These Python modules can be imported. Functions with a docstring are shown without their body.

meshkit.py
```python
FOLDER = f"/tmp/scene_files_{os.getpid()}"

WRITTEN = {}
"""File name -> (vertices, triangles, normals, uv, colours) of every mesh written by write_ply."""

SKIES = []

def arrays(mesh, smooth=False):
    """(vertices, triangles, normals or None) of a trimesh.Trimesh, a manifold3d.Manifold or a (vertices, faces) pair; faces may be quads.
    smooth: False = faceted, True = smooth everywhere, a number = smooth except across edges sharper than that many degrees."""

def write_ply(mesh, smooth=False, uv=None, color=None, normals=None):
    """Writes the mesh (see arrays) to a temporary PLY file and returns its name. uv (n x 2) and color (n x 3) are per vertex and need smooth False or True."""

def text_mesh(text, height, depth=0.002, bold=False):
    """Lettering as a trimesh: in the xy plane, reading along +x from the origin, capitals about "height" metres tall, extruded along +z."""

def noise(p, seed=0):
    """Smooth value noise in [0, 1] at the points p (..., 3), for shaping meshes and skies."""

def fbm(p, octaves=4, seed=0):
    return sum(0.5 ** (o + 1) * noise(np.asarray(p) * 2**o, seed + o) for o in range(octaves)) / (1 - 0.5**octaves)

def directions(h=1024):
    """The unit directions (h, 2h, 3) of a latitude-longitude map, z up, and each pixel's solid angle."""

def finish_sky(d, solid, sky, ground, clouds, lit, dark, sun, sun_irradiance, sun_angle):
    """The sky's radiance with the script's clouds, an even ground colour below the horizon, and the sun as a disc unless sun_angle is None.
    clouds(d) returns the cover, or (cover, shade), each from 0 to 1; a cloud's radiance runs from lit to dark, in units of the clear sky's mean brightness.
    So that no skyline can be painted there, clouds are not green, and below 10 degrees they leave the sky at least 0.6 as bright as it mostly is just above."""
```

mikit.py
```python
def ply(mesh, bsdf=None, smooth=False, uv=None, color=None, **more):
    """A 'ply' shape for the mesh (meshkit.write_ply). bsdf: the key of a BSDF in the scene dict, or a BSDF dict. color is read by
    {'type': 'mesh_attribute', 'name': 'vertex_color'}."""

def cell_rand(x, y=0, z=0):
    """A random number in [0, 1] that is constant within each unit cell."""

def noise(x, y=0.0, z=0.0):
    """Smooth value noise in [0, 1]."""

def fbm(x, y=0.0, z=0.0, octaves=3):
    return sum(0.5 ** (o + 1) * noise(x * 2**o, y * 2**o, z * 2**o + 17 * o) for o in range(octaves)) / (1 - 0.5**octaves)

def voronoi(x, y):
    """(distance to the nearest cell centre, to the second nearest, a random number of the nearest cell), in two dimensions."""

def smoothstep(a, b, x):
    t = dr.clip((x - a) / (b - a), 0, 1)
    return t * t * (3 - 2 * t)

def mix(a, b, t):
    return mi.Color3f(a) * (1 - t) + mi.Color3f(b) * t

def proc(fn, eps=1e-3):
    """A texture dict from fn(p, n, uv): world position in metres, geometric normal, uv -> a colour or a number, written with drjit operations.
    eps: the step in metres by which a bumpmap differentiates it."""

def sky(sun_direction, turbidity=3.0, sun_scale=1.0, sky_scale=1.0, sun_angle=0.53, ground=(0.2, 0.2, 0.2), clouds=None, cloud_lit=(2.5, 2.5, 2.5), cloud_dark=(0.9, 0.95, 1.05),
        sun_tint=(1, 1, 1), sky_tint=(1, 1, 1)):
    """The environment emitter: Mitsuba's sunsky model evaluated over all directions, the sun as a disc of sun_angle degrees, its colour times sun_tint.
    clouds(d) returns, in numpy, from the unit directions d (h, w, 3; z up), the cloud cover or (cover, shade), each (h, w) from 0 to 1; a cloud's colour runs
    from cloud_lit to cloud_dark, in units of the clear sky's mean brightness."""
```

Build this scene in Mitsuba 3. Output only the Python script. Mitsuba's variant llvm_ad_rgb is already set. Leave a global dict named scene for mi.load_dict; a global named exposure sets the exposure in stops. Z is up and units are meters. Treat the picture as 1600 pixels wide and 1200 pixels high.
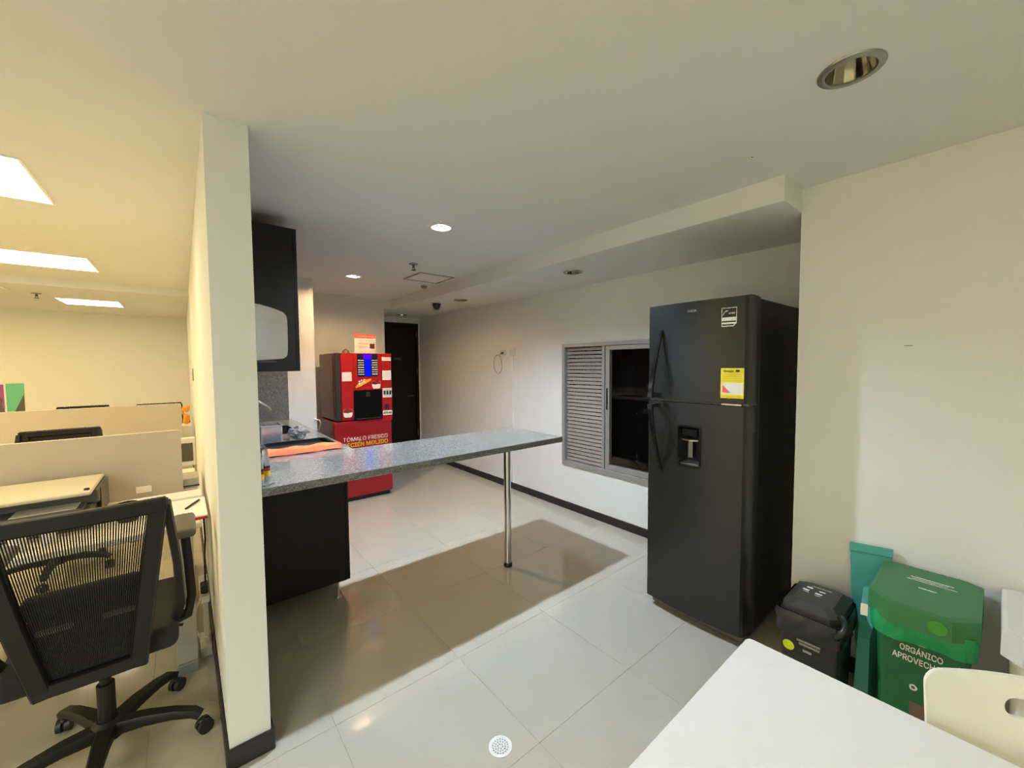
import math, random
import numpy as np, trimesh, mitsuba as mi, drjit as dr
from shapely.geometry import Polygon, Point, box as sbox
from shapely import affinity
import mikit, meshkit
from mikit import proc, noise, fbm, voronoi, smoothstep, mix, cell_rand

random.seed(7)
rng = np.random.default_rng(7)
T = mi.ScalarTransform4f
PI = math.pi

# ------------------------------------------------------------------ camera
F_PX, YAW, PITCH, ROLL = 626.26, math.radians(39.41), math.radians(2.819), math.radians(-0.416)
EYE = np.array([0.0, 0.0, 1.5])
_cy, _sy, _cp, _sp = math.cos(YAW), math.sin(YAW), math.cos(PITCH), math.sin(PITCH)
_F = np.array([_sy * _cp, _cy * _cp, -_sp])
_R = np.array([_cy, -_sy, 0.0])
_U = np.cross(_R, _F)
_UP = -_R * math.sin(ROLL) + _U * math.cos(ROLL)
scene = {'type': 'scene'}
labels = {}
scene['camera'] = {'type': 'perspective', 'fov_axis': 'x', 'fov': 2 * math.degrees(math.atan(800 / F_PX)), 'near_clip': 0.02, 'far_clip': 60.0,
                   'to_world': T().look_at(origin=EYE.tolist(), target=(EYE + _F).tolist(), up=_UP.tolist())}

# ------------------------------------------------------------------ light levels (the lamps themselves are built further down)
exposure = 0.05
L_WHITE = (5750, 6900, 8700)       # cool downlight over the bar counter
L_WARM = (2480, 1640, 900)         # warm downlight by the vending machine
L_OFFICE = (11.0, 9.0, 6.2)       # warm square panels of the office bay
L_SIDE = (25.0, 18.5, 8.0)         # warm panels of the office rows beyond the left edge
L_NEAR = (27.0, 29.5, 27.5)        # panels of the open area left of and behind the photographer

# ------------------------------------------------------------------ helpers
def numbered(key):
    if key not in scene and key not in labels and not any(k.startswith(key + '__') for k in scene):
        return key
    k = 1
    while True:
        n = f'{key}_{k:03d}'
        if n not in scene and n not in labels and not any(q.startswith(n + '__') for q in scene):
            return n
        k += 1

def thing(name, label, cat, group=None):
    key = numbered(name)
    labels[key] = {'label': label, 'category': cat}
    if group:
        labels[key]['group'] = group
    return key

def obj(name, mesh, mat, parent=None, smooth=False, label=None, kind=None, **more):
    key = numbered((parent + '__' if parent else '') + name)
    scene[key] = mikit.ply(mesh, mat, smooth, **more)
    d = {}
    if label: d['label'] = label
    if kind: d['kind'] = kind
    if d: labels[key] = d
    return key

def one(name, mesh, mat, label, cat, smooth=False, group=None, kind=None):
    key = obj(name, mesh, mat, None, smooth)
    labels[key] = {'label': label, 'category': cat}
    if group: labels[key]['group'] = group
    if kind: labels[key]['kind'] = kind
    return key

def struct(name, mesh, mat, parent=None, smooth=False):
    key = obj(name, mesh, mat, parent, smooth)
    labels[key] = {'kind': 'structure'}
    return key

def box(x0, x1, y0, y1, z0, z1):
    m = trimesh.creation.box((abs(x1 - x0), abs(y1 - y0), abs(z1 - z0)))
    m.apply_translation(((x0 + x1) / 2, (y0 + y1) / 2, (z0 + z1) / 2))
    return m

def rbox(x0, x1, y0, y1, z0, z1, b=0.004):
    x0, x1 = sorted((x0, x1)); y0, y1 = sorted((y0, y1)); z0, z1 = sorted((z0, z1))
    b = min(b, .45 * (x1 - x0), .45 * (y1 - y0), .45 * (z1 - z0))
    P = []
    for (a, c, d) in ((0, b, b), (b, 0, b), (b, b, 0)):
        for x in (x0 + a, x1 - a):
            for y in (y0 + c, y1 - c):
                for z in (z0 + d, z1 - d):
                    P.append((x, y, z))
    return trimesh.convex.convex_hull(np.array(P))

def ball_hull(pts, r, n=1):
    s = trimesh.creation.icosphere(n, r).vertices
    return trimesh.convex.convex_hull(np.vstack([s + np.array(p) for p in pts]))

def cat(*ms):
    return trimesh.util.concatenate(list(ms))

def prism(poly, z0, z1):
    gs = getattr(poly, 'geoms', [poly])
    m = cat(*[trimesh.creation.extrude_polygon(g, z1 - z0, engine='earcut') for g in gs])
    m.apply_translation((0, 0, z0))
    return m

def frame_to(mesh, origin, right, up):
    """local x -> right, y -> up, z -> right x up"""
    right, up = np.array(right, float), np.array(up, float)
    right /= np.linalg.norm(right); up /= np.linalg.norm(up)
    M = np.eye(4)
    M[:3, 0], M[:3, 1], M[:3, 2], M[:3, 3] = right, up, np.cross(right, up), origin
    m = mesh.copy(); m.apply_transform(M)
    return m

def rrect(w, h, r, cx=0, cy=0):
    return affinity.translate(sbox(-w / 2 + r, -h / 2 + r, w / 2 - r, h / 2 - r).buffer(r, quad_segs=5), cx, cy)

def tube(points, r, sides=10, cap=True):
    p = np.asarray(points, float)
    n = len(p)
    r = np.broadcast_to(np.asarray(r, float), (n,))
    t = np.gradient(p, axis=0); t /= np.linalg.norm(t, axis=1, keepdims=True) + 1e-12
    ref = np.array([0, 0, 1.0]) if abs(t[0][2]) < .9 else np.array([1.0, 0, 0])
    a0 = np.cross(t[0], ref); a0 /= np.linalg.norm(a0)
    A = [a0]
    for i in range(1, n):
        a = A[-1] - t[i] * (A[-1] @ t[i]); A.append(a / (np.linalg.norm(a) + 1e-12))
    A = np.array(A); B = np.cross(t, A)
    ang = np.arange(sides) * 2 * PI / sides
    V = (p[:, None] + r[:, None, None] * (np.cos(ang)[None, :, None] * A[:, None] + np.sin(ang)[None, :, None] * B[:, None])).reshape(-1, 3)
    Fc = []
    for i in range(n - 1):
        for j in range(sides):
            a, b = i * sides + j, i * sides + (j + 1) % sides
            c, d = b + sides, a + sides
            Fc += [(a, b, c), (a, c, d)]
    if cap:
        V = np.vstack([V, p[0], p[-1]]); k = len(V) - 2
        for j in range(sides):
            Fc.append((k, (j + 1) % sides, j)); Fc.append((k + 1, (n - 1) * sides + j, (n - 1) * sides + (j + 1) % sides))
    return trimesh.Trimesh(V, Fc, process=False)

def ribbon_bar(points, wdir, w, th):
    """rectangular section swept along points; wdir: width direction"""
    p = np.asarray(points, float); n = len(p)
    w = np.broadcast_to(np.asarray(w, float), (n,)); th = np.broadcast_to(np.asarray(th, float), (n,))
    t = np.gradient(p, axis=0); t /= np.linalg.norm(t, axis=1, keepdims=True) + 1e-12
    W = np.broadcast_to(np.asarray(wdir, float), (n, 3)); W = W - t * (W * t).sum(1, keepdims=True); W = W / np.linalg.norm(W, axis=1, keepdims=True)
    N = np.cross(t, W)
    c = .25
    prof = [(-1, -1 + 2 * c), (-1 + c, -1), (1 - c, -1), (1, -1 + 2 * c), (1, 1 - 2 * c), (1 - c, 1), (-1 + c, 1), (-1, 1 - 2 * c)]
    s = len(prof)
    V = np.array([[p[i] + W[i] * a * w[i] / 2 + N[i] * b * th[i] / 2 for a, b in prof] for i in range(n)]).reshape(-1, 3)
    Fc = []
    for i in range(n - 1):
        for j in range(s):
            a, b = i * s + j, i * s + (j + 1) % s
            Fc += [(a, b, b + s), (a, b + s, a + s)]
    for j in range(1, s - 1):
        Fc.append((0, j + 1, j)); Fc.append(((n - 1) * s, (n - 1) * s + j, (n - 1) * s + j + 1))
    m = trimesh.Trimesh(V, Fc, process=False)
    m.fix_normals()
    return m

def lathe(profile, n=32, at=(0, 0, 0)):
    pr = np.asarray(profile, float)
    ang = np.arange(n) * 2 * PI / n
    V = np.stack([pr[:, 0][:, None] * np.cos(ang), pr[:, 0][:, None] * np.sin(ang), np.broadcast_to(pr[:, 1][:, None], (len(pr), n))], -1).reshape(-1, 3)
    Fc = []
    for i in range(len(pr) - 1):
        for j in range(n):
            a, b = i * n + j, i * n + (j + 1) % n
            Fc += [(a, b, b + n), (a, b + n, a + n)]
    m = trimesh.Trimesh(V, Fc, process=True)
    m.update_faces(m.nondegenerate_faces())
    m.fix_normals()
    m.apply_translation(at)
    return m

def disc(r, at, n=32, down=True):
    ang = np.arange(n) * 2 * PI / n
    V = np.vstack([[0, 0, 0], np.stack([r * np.cos(ang), r * np.sin(ang), 0 * ang], -1)]) + np.array(at)
    Fc = [(0, 1 + (j + 1) % n, 1 + j) if down else (0, 1 + j, 1 + (j + 1) % n) for j in range(n)]
    return trimesh.Trimesh(V, Fc, process=False)

def rotz(m, deg, at=(0, 0, 0)):
    m = m.copy()
    m.apply_transform(trimesh.transformations.rotation_matrix(math.radians(deg), (0, 0, 1), at))
    return m

def rot(m, deg, axis, at=(0, 0, 0)):
    m = m.copy()
    m.apply_transform(trimesh.transformations.rotation_matrix(math.radians(deg), axis, at))
    return m

def move(m, d):
    m = m.copy(); m.apply_translation(d); return m

def text(s, h, origin, right, up, depth=.0012, bold=False, width=None):
    m = meshkit.text_mesh(s, h, depth, bold)
    if width:
        e = m.bounds[1][0] - m.bounds[0][0]
        m.apply_transform(np.diag([width / e, 1, 1, 1]))
    return frame_to(m, origin, right, up)

FX = ((0, -1, 0), (0, 0, 1))      # right, up of a face that looks towards -x
FY = ((1, 0, 0), (0, 0, 1))       # right, up of a face that looks towards -y

# ------------------------------------------------------------------ materials
def mat(key, color, rough=.5, spec=.5, metal=0.0, coat=0.0, sheen=0.0, bump=None):
    c = color if isinstance(color, dict) else {'type': 'rgb', 'value': list(color)}
    d = {'type': 'principled', 'base_color': c, 'roughness': rough, 'specular': spec}
    if metal: d['metallic'] = metal
    if coat: d['clearcoat'] = coat; d['clearcoat_gloss'] = .95
    if sheen: d['sheen'] = sheen
    if bump: d = {'type': 'bumpmap', 'bsdf': d, 'arbitrary': bump[0], 'scale': bump[1]}
    scene[key] = {'type': 'twosided', 'bsdf': d}
    return key

def emit(mesh, rad, name, parent, base='m_void'):
    key = obj(name, mesh, base, parent)
    scene[key]['emitter'] = {'type': 'area', 'radiance': {'type': 'rgb', 'value': list(rad)}}
    return key

def granite(p, n, uv):
    q = p * 1.0
    a = noise(q.x * 210, q.y * 210, q.z * 210)
    b = noise(q.x * 120 + 9, q.y * 120, q.z * 120 + 5)
    c = fbm(q.x * 14, q.y * 14, q.z * 14)
    col = mix((.135, .137, .126), (.205, .207, .193), smoothstep(.30, .75, b))
    col = mix(col, (.065, .066, .062), smoothstep(.62, .76, a))
    col = mix(col, (.29, .29, .27), smoothstep(.68, .82, noise(q.x * 170 + 31, q.y * 170 + 7, q.z * 170)))
    return col * (.80 + .25 * c)

def tile_color(p, n, uv):
    c = fbm(p.x * 2.3 + 3, p.y * 2.3, 0, octaves=4)
    r = cell_rand(dr.floor((p.x - 1.04) / .6), dr.floor((p.y - 1.71) / .6))
    return mix((.435, .403, .315), (.47, .437, .343), c) * (.985 + .03 * r)

def dark_wood(p, n, uv):
    g = fbm(p.x * 40, p.y * 40, p.z * 2.5, octaves=3)
    return mix((.0065, .0055, .004), (.011, .0095, .007), g)

def paint(p, n, uv):
    return mi.Color3f(.735, .73, .69) * (.985 + .03 * fbm(p.x * 3, p.y * 3, p.z * 3))

scene['m_wall'] = {'type': 'twosided', 'bsdf': {'type': 'diffuse', 'reflectance': proc(paint)}}
scene['m_ceiling'] = {'type': 'twosided', 'bsdf': {'type': 'diffuse', 'reflectance': {'type': 'rgb', 'value': [.735, .735, .71]}}}
mat('m_tile', proc(tile_color), rough=.09, spec=.5)
mat('m_grout', (.36, .34, .275), .8)
mat('m_granite', proc(granite), rough=.06, spec=.6)
mat('m_darkwood', proc(dark_wood), rough=.42, spec=.25)
mat('m_baseboard', (.016, .012, .012), .35)
mat('m_void', (.002, .002, .002), 1.0, spec=0.0)
mat('m_flap', (.003, .003, .003), .30, spec=.2)
mat('m_trimdark', (.028, .024, .020), .4)
mat('m_black', (.012, .012, .012), .45)
mat('m_black_gloss', (.006, .006, .007), .08)
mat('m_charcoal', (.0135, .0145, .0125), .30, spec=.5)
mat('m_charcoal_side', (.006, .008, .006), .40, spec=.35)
mat('m_darkgrey', (.05, .05, .05), .5)
mat('m_offgrey', (.35, .34, .29), .8)
mat('m_grey', (.25, .25, .25), .5)
mat('m_white', (.80, .80, .77), .35)
mat('m_white_matte', (.78, .77, .73), .7)
mat('m_offwhite', (.66, .655, .615), .45)
mat('m_table', (.80, .80, .765), .28)
mat('m_chairwhite', (.80, .79, .71), .33)
mat('m_alu', (.40, .395, .37), .38, metal=.55)
mat('m_slat', (.25, .225, .195), .5, metal=.1)
mat('m_steel', (.62, .61, .58), .18, metal=1.0)
mat('m_chrome', (.75, .74, .71), .07, metal=1.0)
mat('m_reflector', (.70, .68, .60), .06, metal=1.0)
mat('m_steelring', (.36, .35, .30), .35, metal=.8)
mat('m_red', (.42, .012, .014), .28)
mat('m_red_dark', (.30, .008, .014), .30)
mat('m_coral', (.85, .13, .085), .6)
mat('m_brown_side', (.11, .036, .026), .30)
mat('m_brown', (.12, .07, .045), .5)
mat('m_bean', (.05, .018, .012), .6)
mat('m_navy', (.012, .013, .03), .25)
mat('m_button', (.55, .54, .48), .4)
mat('m_yellow', (.80, .66, .03), .55)
mat('m_orange', (.85, .35, .03), .55)
mat('m_orange_cloth', (.95, .205, .075), .9)
mat('m_mustard', (.72, .47, .02), .5)
mat('m_lime', (.50, .60, .01), .5)
mat('m_lime_green', (.045, .24, .02), .5)
mat('m_lidgreen', (.03, .155, .05), .42)
mat('m_bingreen', (.006, .10, .028), .40)
mat('m_baggreen', (.005, .26, .085), .33)
mat('m_teal', (.055, .30, .235), .6)
mat('m_bagblack', (.014, .015, .015), .33)
mat('m_lidblack', (.036, .034, .030), .42)
mat('m_paper', (.82, .78, .70), .8)
mat('m_pink', (.85, .42, .36), .7)
mat('m_partition', (.47, .415, .335), .8)
mat('m_desk', (.66, .62, .52), .4)
mat('m_printerlid', (.50, .45, .33), .45)
mat('m_deskleg', (.42, .41, .37), .5)
mat('m_bluegrey', (.25, .29, .30), .55)
mat('m_fabric', (.012, .012, .011), .85, sheen=.2)
mat('m_frameblack', (.010, .0095, .008), .45, spec=.3)
mat('m_postergreen', (.13, .50, .30), .6)
mat('m_purple', (.33, .07, .30), .6)
mat('m_posterdark', (.10, .085, .06), .6)
mat('m_gunmetal', (.09, .085, .07), .4)
mat('m_lampface', (.8, .8, .8), .5)
mat('m_screen', (.10, .09, .065), .25)
mat('m_skyblue', (.03, .05, .30), .5)
scene['m_glass'] = {'type': 'thindielectric', 'int_ior': 1.3}
scene['m_clear'] = {'type': 'thindielectric', 'int_ior': 1.35}
scene['m_film'] = {'type': 'twosided', 'bsdf': {'type': 'principled', 'base_color': {'type': 'rgb', 'value': [.55, .56, .58]}, 'roughness': .18, 'metallic': .75}}

# ------------------------------------------------------------------ room
ZC = 2.373
ZB = 2.255
XN, YN = 2.455, 0.665       # near right wall, where it ends
XW = 3.035                  # window wall
XB = 2.20                   # face of the dropped bulkhead
XP0, XP1, YP = 0.084, 0.217, 1.77
X_LEFT, Y_REAR = -4.5, -3.0
Y_END, Y_ALC, Y_DOOR = 4.42, 5.25, 6.08
Y_OFF = 8.6

# floor: grout bed, then every tile by itself
struct('floor', box(X_LEFT - .1, XW + .15, Y_REAR - .1, Y_OFF + .1, -.12, -.0016), 'm_grout')
def tile_mesh(x0, x1, y0, y1):
    b = .0007
    lo = [(x0, y0), (x1, y0), (x1, y1), (x0, y1)]
    hi = [(x0 + b, y0 + b), (x1 - b, y0 + b), (x1 - b, y1 - b), (x0 + b, y1 - b)]
    V = [(*q, -.010) for q in lo] + [(*q, -.0007) for q in lo] + [(*q, 0) for q in hi]
    Fc = [(8, 9, 10), (8, 10, 11)]
    for s in (0, 4):
        for j in range(4):
            a, c = s + j, s + (j + 1) % 4
            Fc += [(a, c, c + 4), (a, c + 4, a + 4)]
    return trimesh.Trimesh(V, Fc, process=False)
gx = np.arange(1.04 - .6 * 10, 3.3, .6); gy = np.arange(1.71 - .6 * 8, 9.0, .6)
for x in gx:
    for y in gy:
        x0, x1, y0, y1 = max(x, X_LEFT), min(x + .6, XW), max(y, Y_REAR), min(y + .6, Y_OFF)
        if x1 - x0 < .02 or y1 - y0 < .02: continue
        if x0 >= XN and y1 <= YN: continue                      # under the near wall block
        if x0 >= XP1 and y0 >= Y_ALC + .9: continue             # behind the far walls
        obj('tile', tile_mesh(x0 + .0005, x1 - .0005, y0 + .0005, y1 - .0005), 'm_tile', 'floor')

# ceiling with the openings of the recessed lamps
D_WHITE, D_WARM, D_OFF = (1.300, 2.278), (1.323, 4.037), (1.578, .313)
D_BULK = [(2.514, 2.26), (2.548, 4.034), (2.571, 5.72)]
R_HOLE = .068
cp = sbox(X_LEFT - .1, Y_REAR - .1, XW + .3, Y_OFF + .1)
for c in (D_WHITE, D_WARM, D_OFF): cp = cp.difference(Point(c).buffer(R_HOLE, quad_segs=10))
for c in D_BULK: cp = cp.difference(Point(c).buffer(R_HOLE + .01, quad_segs=10))
struct('ceiling', prism(cp, ZC, ZC + .14), 'm_ceiling')
bp = sbox(XB, YN, XW, Y_ALC).union(sbox(2.11, Y_ALC - .001, XW, Y_DOOR))
for c in D_BULK: bp = bp.difference(Point(c).buffer(R_HOLE, quad_segs=10))
struct('bulkhead', prism(bp, ZB, ZC), 'm_ceiling', 'ceiling')
struct('lowered_bay', box(X_LEFT, XP0, 5.95, Y_OFF, 2.30, ZC), 'm_ceiling', 'ceiling')

struct('wall_right', box(XN, XW + .15, Y_REAR, YN, 0, ZC), 'm_wall')
# window wall with its opening
WY0, WY1, WZ0, WZ1 = 1.70, 2.86, .462, 1.700
w = Polygon([(YN, 0), (Y_DOOR + .15, 0), (Y_DOOR + .15, ZC), (YN, ZC)]).difference(sbox(WY0, WZ0, WY1, WZ1))
m = trimesh.creation.extrude_polygon(w, .15, engine='earcut')
struct('wall_window', frame_to(m, (XW, 0, 0), (0, 1, 0), (0, 0, 1)), 'm_wall')
struct('wall_partition', box(XP0, XP1, YP, Y_OFF, 0, ZC), 'm_wall')
struct('wall_back', box(XP1, 1.045, Y_END, Y_ALC, 0, ZC), 'm_wall')
struct('wall_alcove', box(XP1, 2.11, Y_ALC, Y_DOOR, 0, ZC), 'm_wall')
dw = Polygon([(2.11, 0), (XW, 0), (XW, ZB), (2.11, ZB)]).difference(sbox(2.20, 0, 3.005, 2.17))
m = trimesh.creation.extrude_polygon(dw, .15, engine='earcut')
struct('wall_far', move(frame_to(m, (0, 0, 0), (1, 0, 0), (0, 0, 1)), (0, Y_DOOR + .15, 0)), 'm_wall')
struct('wall_office', box(X_LEFT, XP0, Y_OFF, Y_OFF + .12, 0, ZC), 'm_wall')
struct('wall_left', box(X_LEFT - .1, X_LEFT, Y_REAR, Y_OFF, 0, ZC), 'm_wall')
struct('wall_rear', box(X_LEFT, XW, Y_REAR - .1, Y_REAR, 0, ZC), 'm_wall')

obj('scuff_mark', box(XN - .0006, XN - .0001, .243, .270, 1.5665, 1.5705), 'm_offgrey', 'wall_right')
obj('nail_hole', disc(.004, (1.905, .70, ZC - .0004), 10), 'm_darkgrey', 'ceiling')
# skirtings
BH = .076
struct('baseboard_window', rbox(XW - .012, XW, 1.40, Y_DOOR, 0, BH, .003), 'm_baseboard')
struct('baseboard_right', rbox(XN - .012, XN, Y_REAR, YN, 0, BH, .003), 'm_baseboard')
struct('baseboard_partition', cat(rbox(XP0 - .012, XP1 + .012, YP - .014, YP, 0, BH + .004, .003), rbox(XP0 - .012, XP0, YP, Y_OFF, 0, BH, .003), rbox(XP1, XP1 + .012, YP, Y_END, 0, BH, .003)), 'm_baseboard')
struct('baseboard_back', cat(rbox(XP1 + .012, 1.045, Y_END - .012, Y_END, 0, BH, .003), rbox(1.045, 2.11, Y_ALC - .012, Y_ALC, 0, BH, .003)), 'm_baseboard')
struct('baseboard_office', rbox(X_LEFT, XP0 - .012, Y_OFF - .012, Y_OFF, 0, BH, .003), 'm_baseboard')

# far door
d = struct('door_1', cat(box(2.24, 2.965, Y_DOOR + .03, Y_DOOR + .07, .005, 2.13)), 'm_darkwood')
struct('frame', cat(box(2.20, 2.24, Y_DOOR - .01, Y_DOOR + .10, 0, 2.17), box(2.965, 3.005, Y_DOOR - .01, Y_DOOR + .10, 0, 2.17), box(2.24, 2.965, Y_DOOR - .01, Y_DOOR + .10, 2.13, 2.17)), 'm_darkwood', d)
obj('room_plate', rbox(2.60, 2.72, Y_DOOR + .026, Y_DOOR + .03, 1.58, 1.62, .001), 'm_darkgrey', d)
obj('handle', cat(tube([(2.90, Y_DOOR + .03, 1.0), (2.90, Y_DOOR - .02, 1.0)], .011), tube([(2.905, Y_DOOR - .02, 1.0), (2.80, Y_DOOR - .02, 1.0)], .009)), 'm_gunmetal', d)
for z in (.35, 1.35, 1.95):
    obj('hinge', tube([(2.972, Y_DOOR - .012, z), (2.972, Y_DOOR - .012, z + .09)], .008, 8), 'm_gunmetal', d)

# window: aluminium frame, louvre bay, sliding glass bay
win = struct('window_1', cat(rbox(XW - .022, XW + .06, WY0, WY1, WZ0, WZ0 + .05, .003), rbox(XW - .022, XW + .06, WY0, WY1, WZ1 - .035, WZ1, .003),
                             rbox(XW - .022, XW + .06, WY1 - .035, WY1, WZ0 + .05, WZ1 - .035, .003), rbox(XW - .022, XW + .06, WY0, WY0 + .035, WZ0 + .05, WZ1 - .035, .003),
                             rbox(XW - .022, XW + .06, 2.322, 2.352, WZ0 + .05, WZ1 - .035, .003)), 'm_alu')
NS = 31
za, zb = WZ0 + .052, WZ1 - .037
for i in range(NS):
    z = za + (i + .5) * (zb - za) / NS
    s = rbox(-.0015, .0015, 2.355, WY1 - .037, -.0160, .0160, .0006)
    s = rot(s, 24, (0, 1, 0))
    obj('louvre_slat', move(s, (XW + .02, 0, z)), 'm_slat', win)
struct('sash', cat(rbox(XW - .014, XW + .03, 2.272, 2.318, WZ0 + .052, WZ1 - .037, .003), rbox(XW - .014, XW + .03, WY0 + .037, WY0 + .08, WZ0 + .052, WZ1 - .037, .003),
                   rbox(XW - .014, XW + .03, WY0 + .08, 2.272, WZ0 + .052, WZ0 + .10, .003), rbox(XW - .014, XW + .03, WY0 + .08, 2.272, WZ1 - .075, WZ1 - .037, .003)), 'm_alu', win)
obj('glass_pane', box(XW + .006, XW + .010, WY0 + .08, 2.272, WZ0 + .10, WZ1 - .075), 'm_glass', win)
obj('latch', rbox(XW - .020, XW - .012, 2.287, 2.303, 1.075, 1.275, .002), 'm_black', win)
e_ = .004
struct('night_shaft', cat(box(XW + .14, XW + .149, WY0 + e_, WY1 - e_, WZ0 + e_, WZ1 - e_), box(XW + .061, XW + .14, WY0 + e_, WY0 + .012, WZ0 + e_, WZ1 - e_), box(XW + .061, XW + .14, WY1 - .012, WY1 - e_, WZ0 + e_, WZ1 - e_), box(XW + .061, XW + .14, WY0 + .012, WY1 - .012, WZ0 + e_, WZ0 + .012), box(XW + .061, XW + .14, WY0 + .012, WY1 - .012, WZ1 - .012, WZ1 - e_)), 'm_void', win)

# ------------------------------------------------------------------ recessed downlights
def downlight(cx, cy, zc, label, rad=None, refl='m_reflector', lamp_r=.030, lamp_h=.020):
    t = thing('downlight', label, 'ceiling light')
    ring = lathe([(.062, -.001), (.062, -.007), (.070, -.008), (.080, -.005), (.082, -.0005), (.062, -.0005)], 40, (cx, cy, zc))
    obj('trim_ring', ring, 'm_steelring' if rad is None else 'm_white', t, 40)
    can = lathe([(.0655, -.0008), (.063, .02), (.058, .05), (.048, .085), (.0, .087)], 14 if rad is None else 40, (cx, cy, zc))
    obj('reflector', can, refl, t, 12 if rad is None else 40)
    if rad is not None:
        emit(disc(lamp_r, (cx, cy, zc + lamp_h)), rad, 'lamp', t)
    else:
        obj('bulb', lathe([(.0, .042), (.008, .044), (.015, .052), (.016, .062), (.012, .075), (.009, .086)], 20, (cx, cy, zc)), 'm_white', t, 40)
    return t
downlight(*D_WHITE, ZC, 'lit cool white recessed downlight in the ceiling over the granite bar', L_WHITE, 'm_white')
downlight(*D_WARM, ZC, 'lit warm recessed downlight in the ceiling in front of the red vending machine', L_WARM, 'm_white', lamp_h=.008)
downlight(*D_OFF, ZC, 'large unlit chrome recessed downlight in the near ceiling at upper right')
downlight(*D_BULK[0], ZB, 'unlit recessed downlight under the bulkhead, nearest the refrigerator')
downlight(*D_BULK[1], ZB, 'unlit recessed downlight under the bulkhead beside the black dome camera')
downlight(*D_BULK[2], ZB, 'unlit recessed downlight in the low ceiling before the dark door')

def panel(x0, x1, y0, y1, zc, label, rad, group=None):
    t = thing('light_panel', label, 'ceiling light', group)
    fr = sbox(x0, y0, x1, y1).difference(sbox(x0 + .01, y0 + .01, x1 - .01, y1 - .01))
    obj('frame', prism(fr, zc - .006, zc - .0003), 'm_white', t)
    V = [(x0 + .01, y0 + .01, zc - .005), (x1 - .01, y0 + .01, zc - .005), (x1 - .01, y1 - .01, zc - .005), (x0 + .01, y1 - .01, zc - .005)]
    emit(trimesh.Trimesh(V, [(0, 2, 1), (0, 3, 2)], process=False), rad, 'diffuser', t)
panel(-1.11, -.49, 2.62, 3.24, ZC, 'lit square ceiling panel in the office, nearest one, cut by the left edge', L_OFFICE)
panel(-1.13, -.55, 4.65, 5.27, ZC, 'lit square ceiling panel in the office, middle one, before the ceiling step', L_OFFICE)
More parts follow.
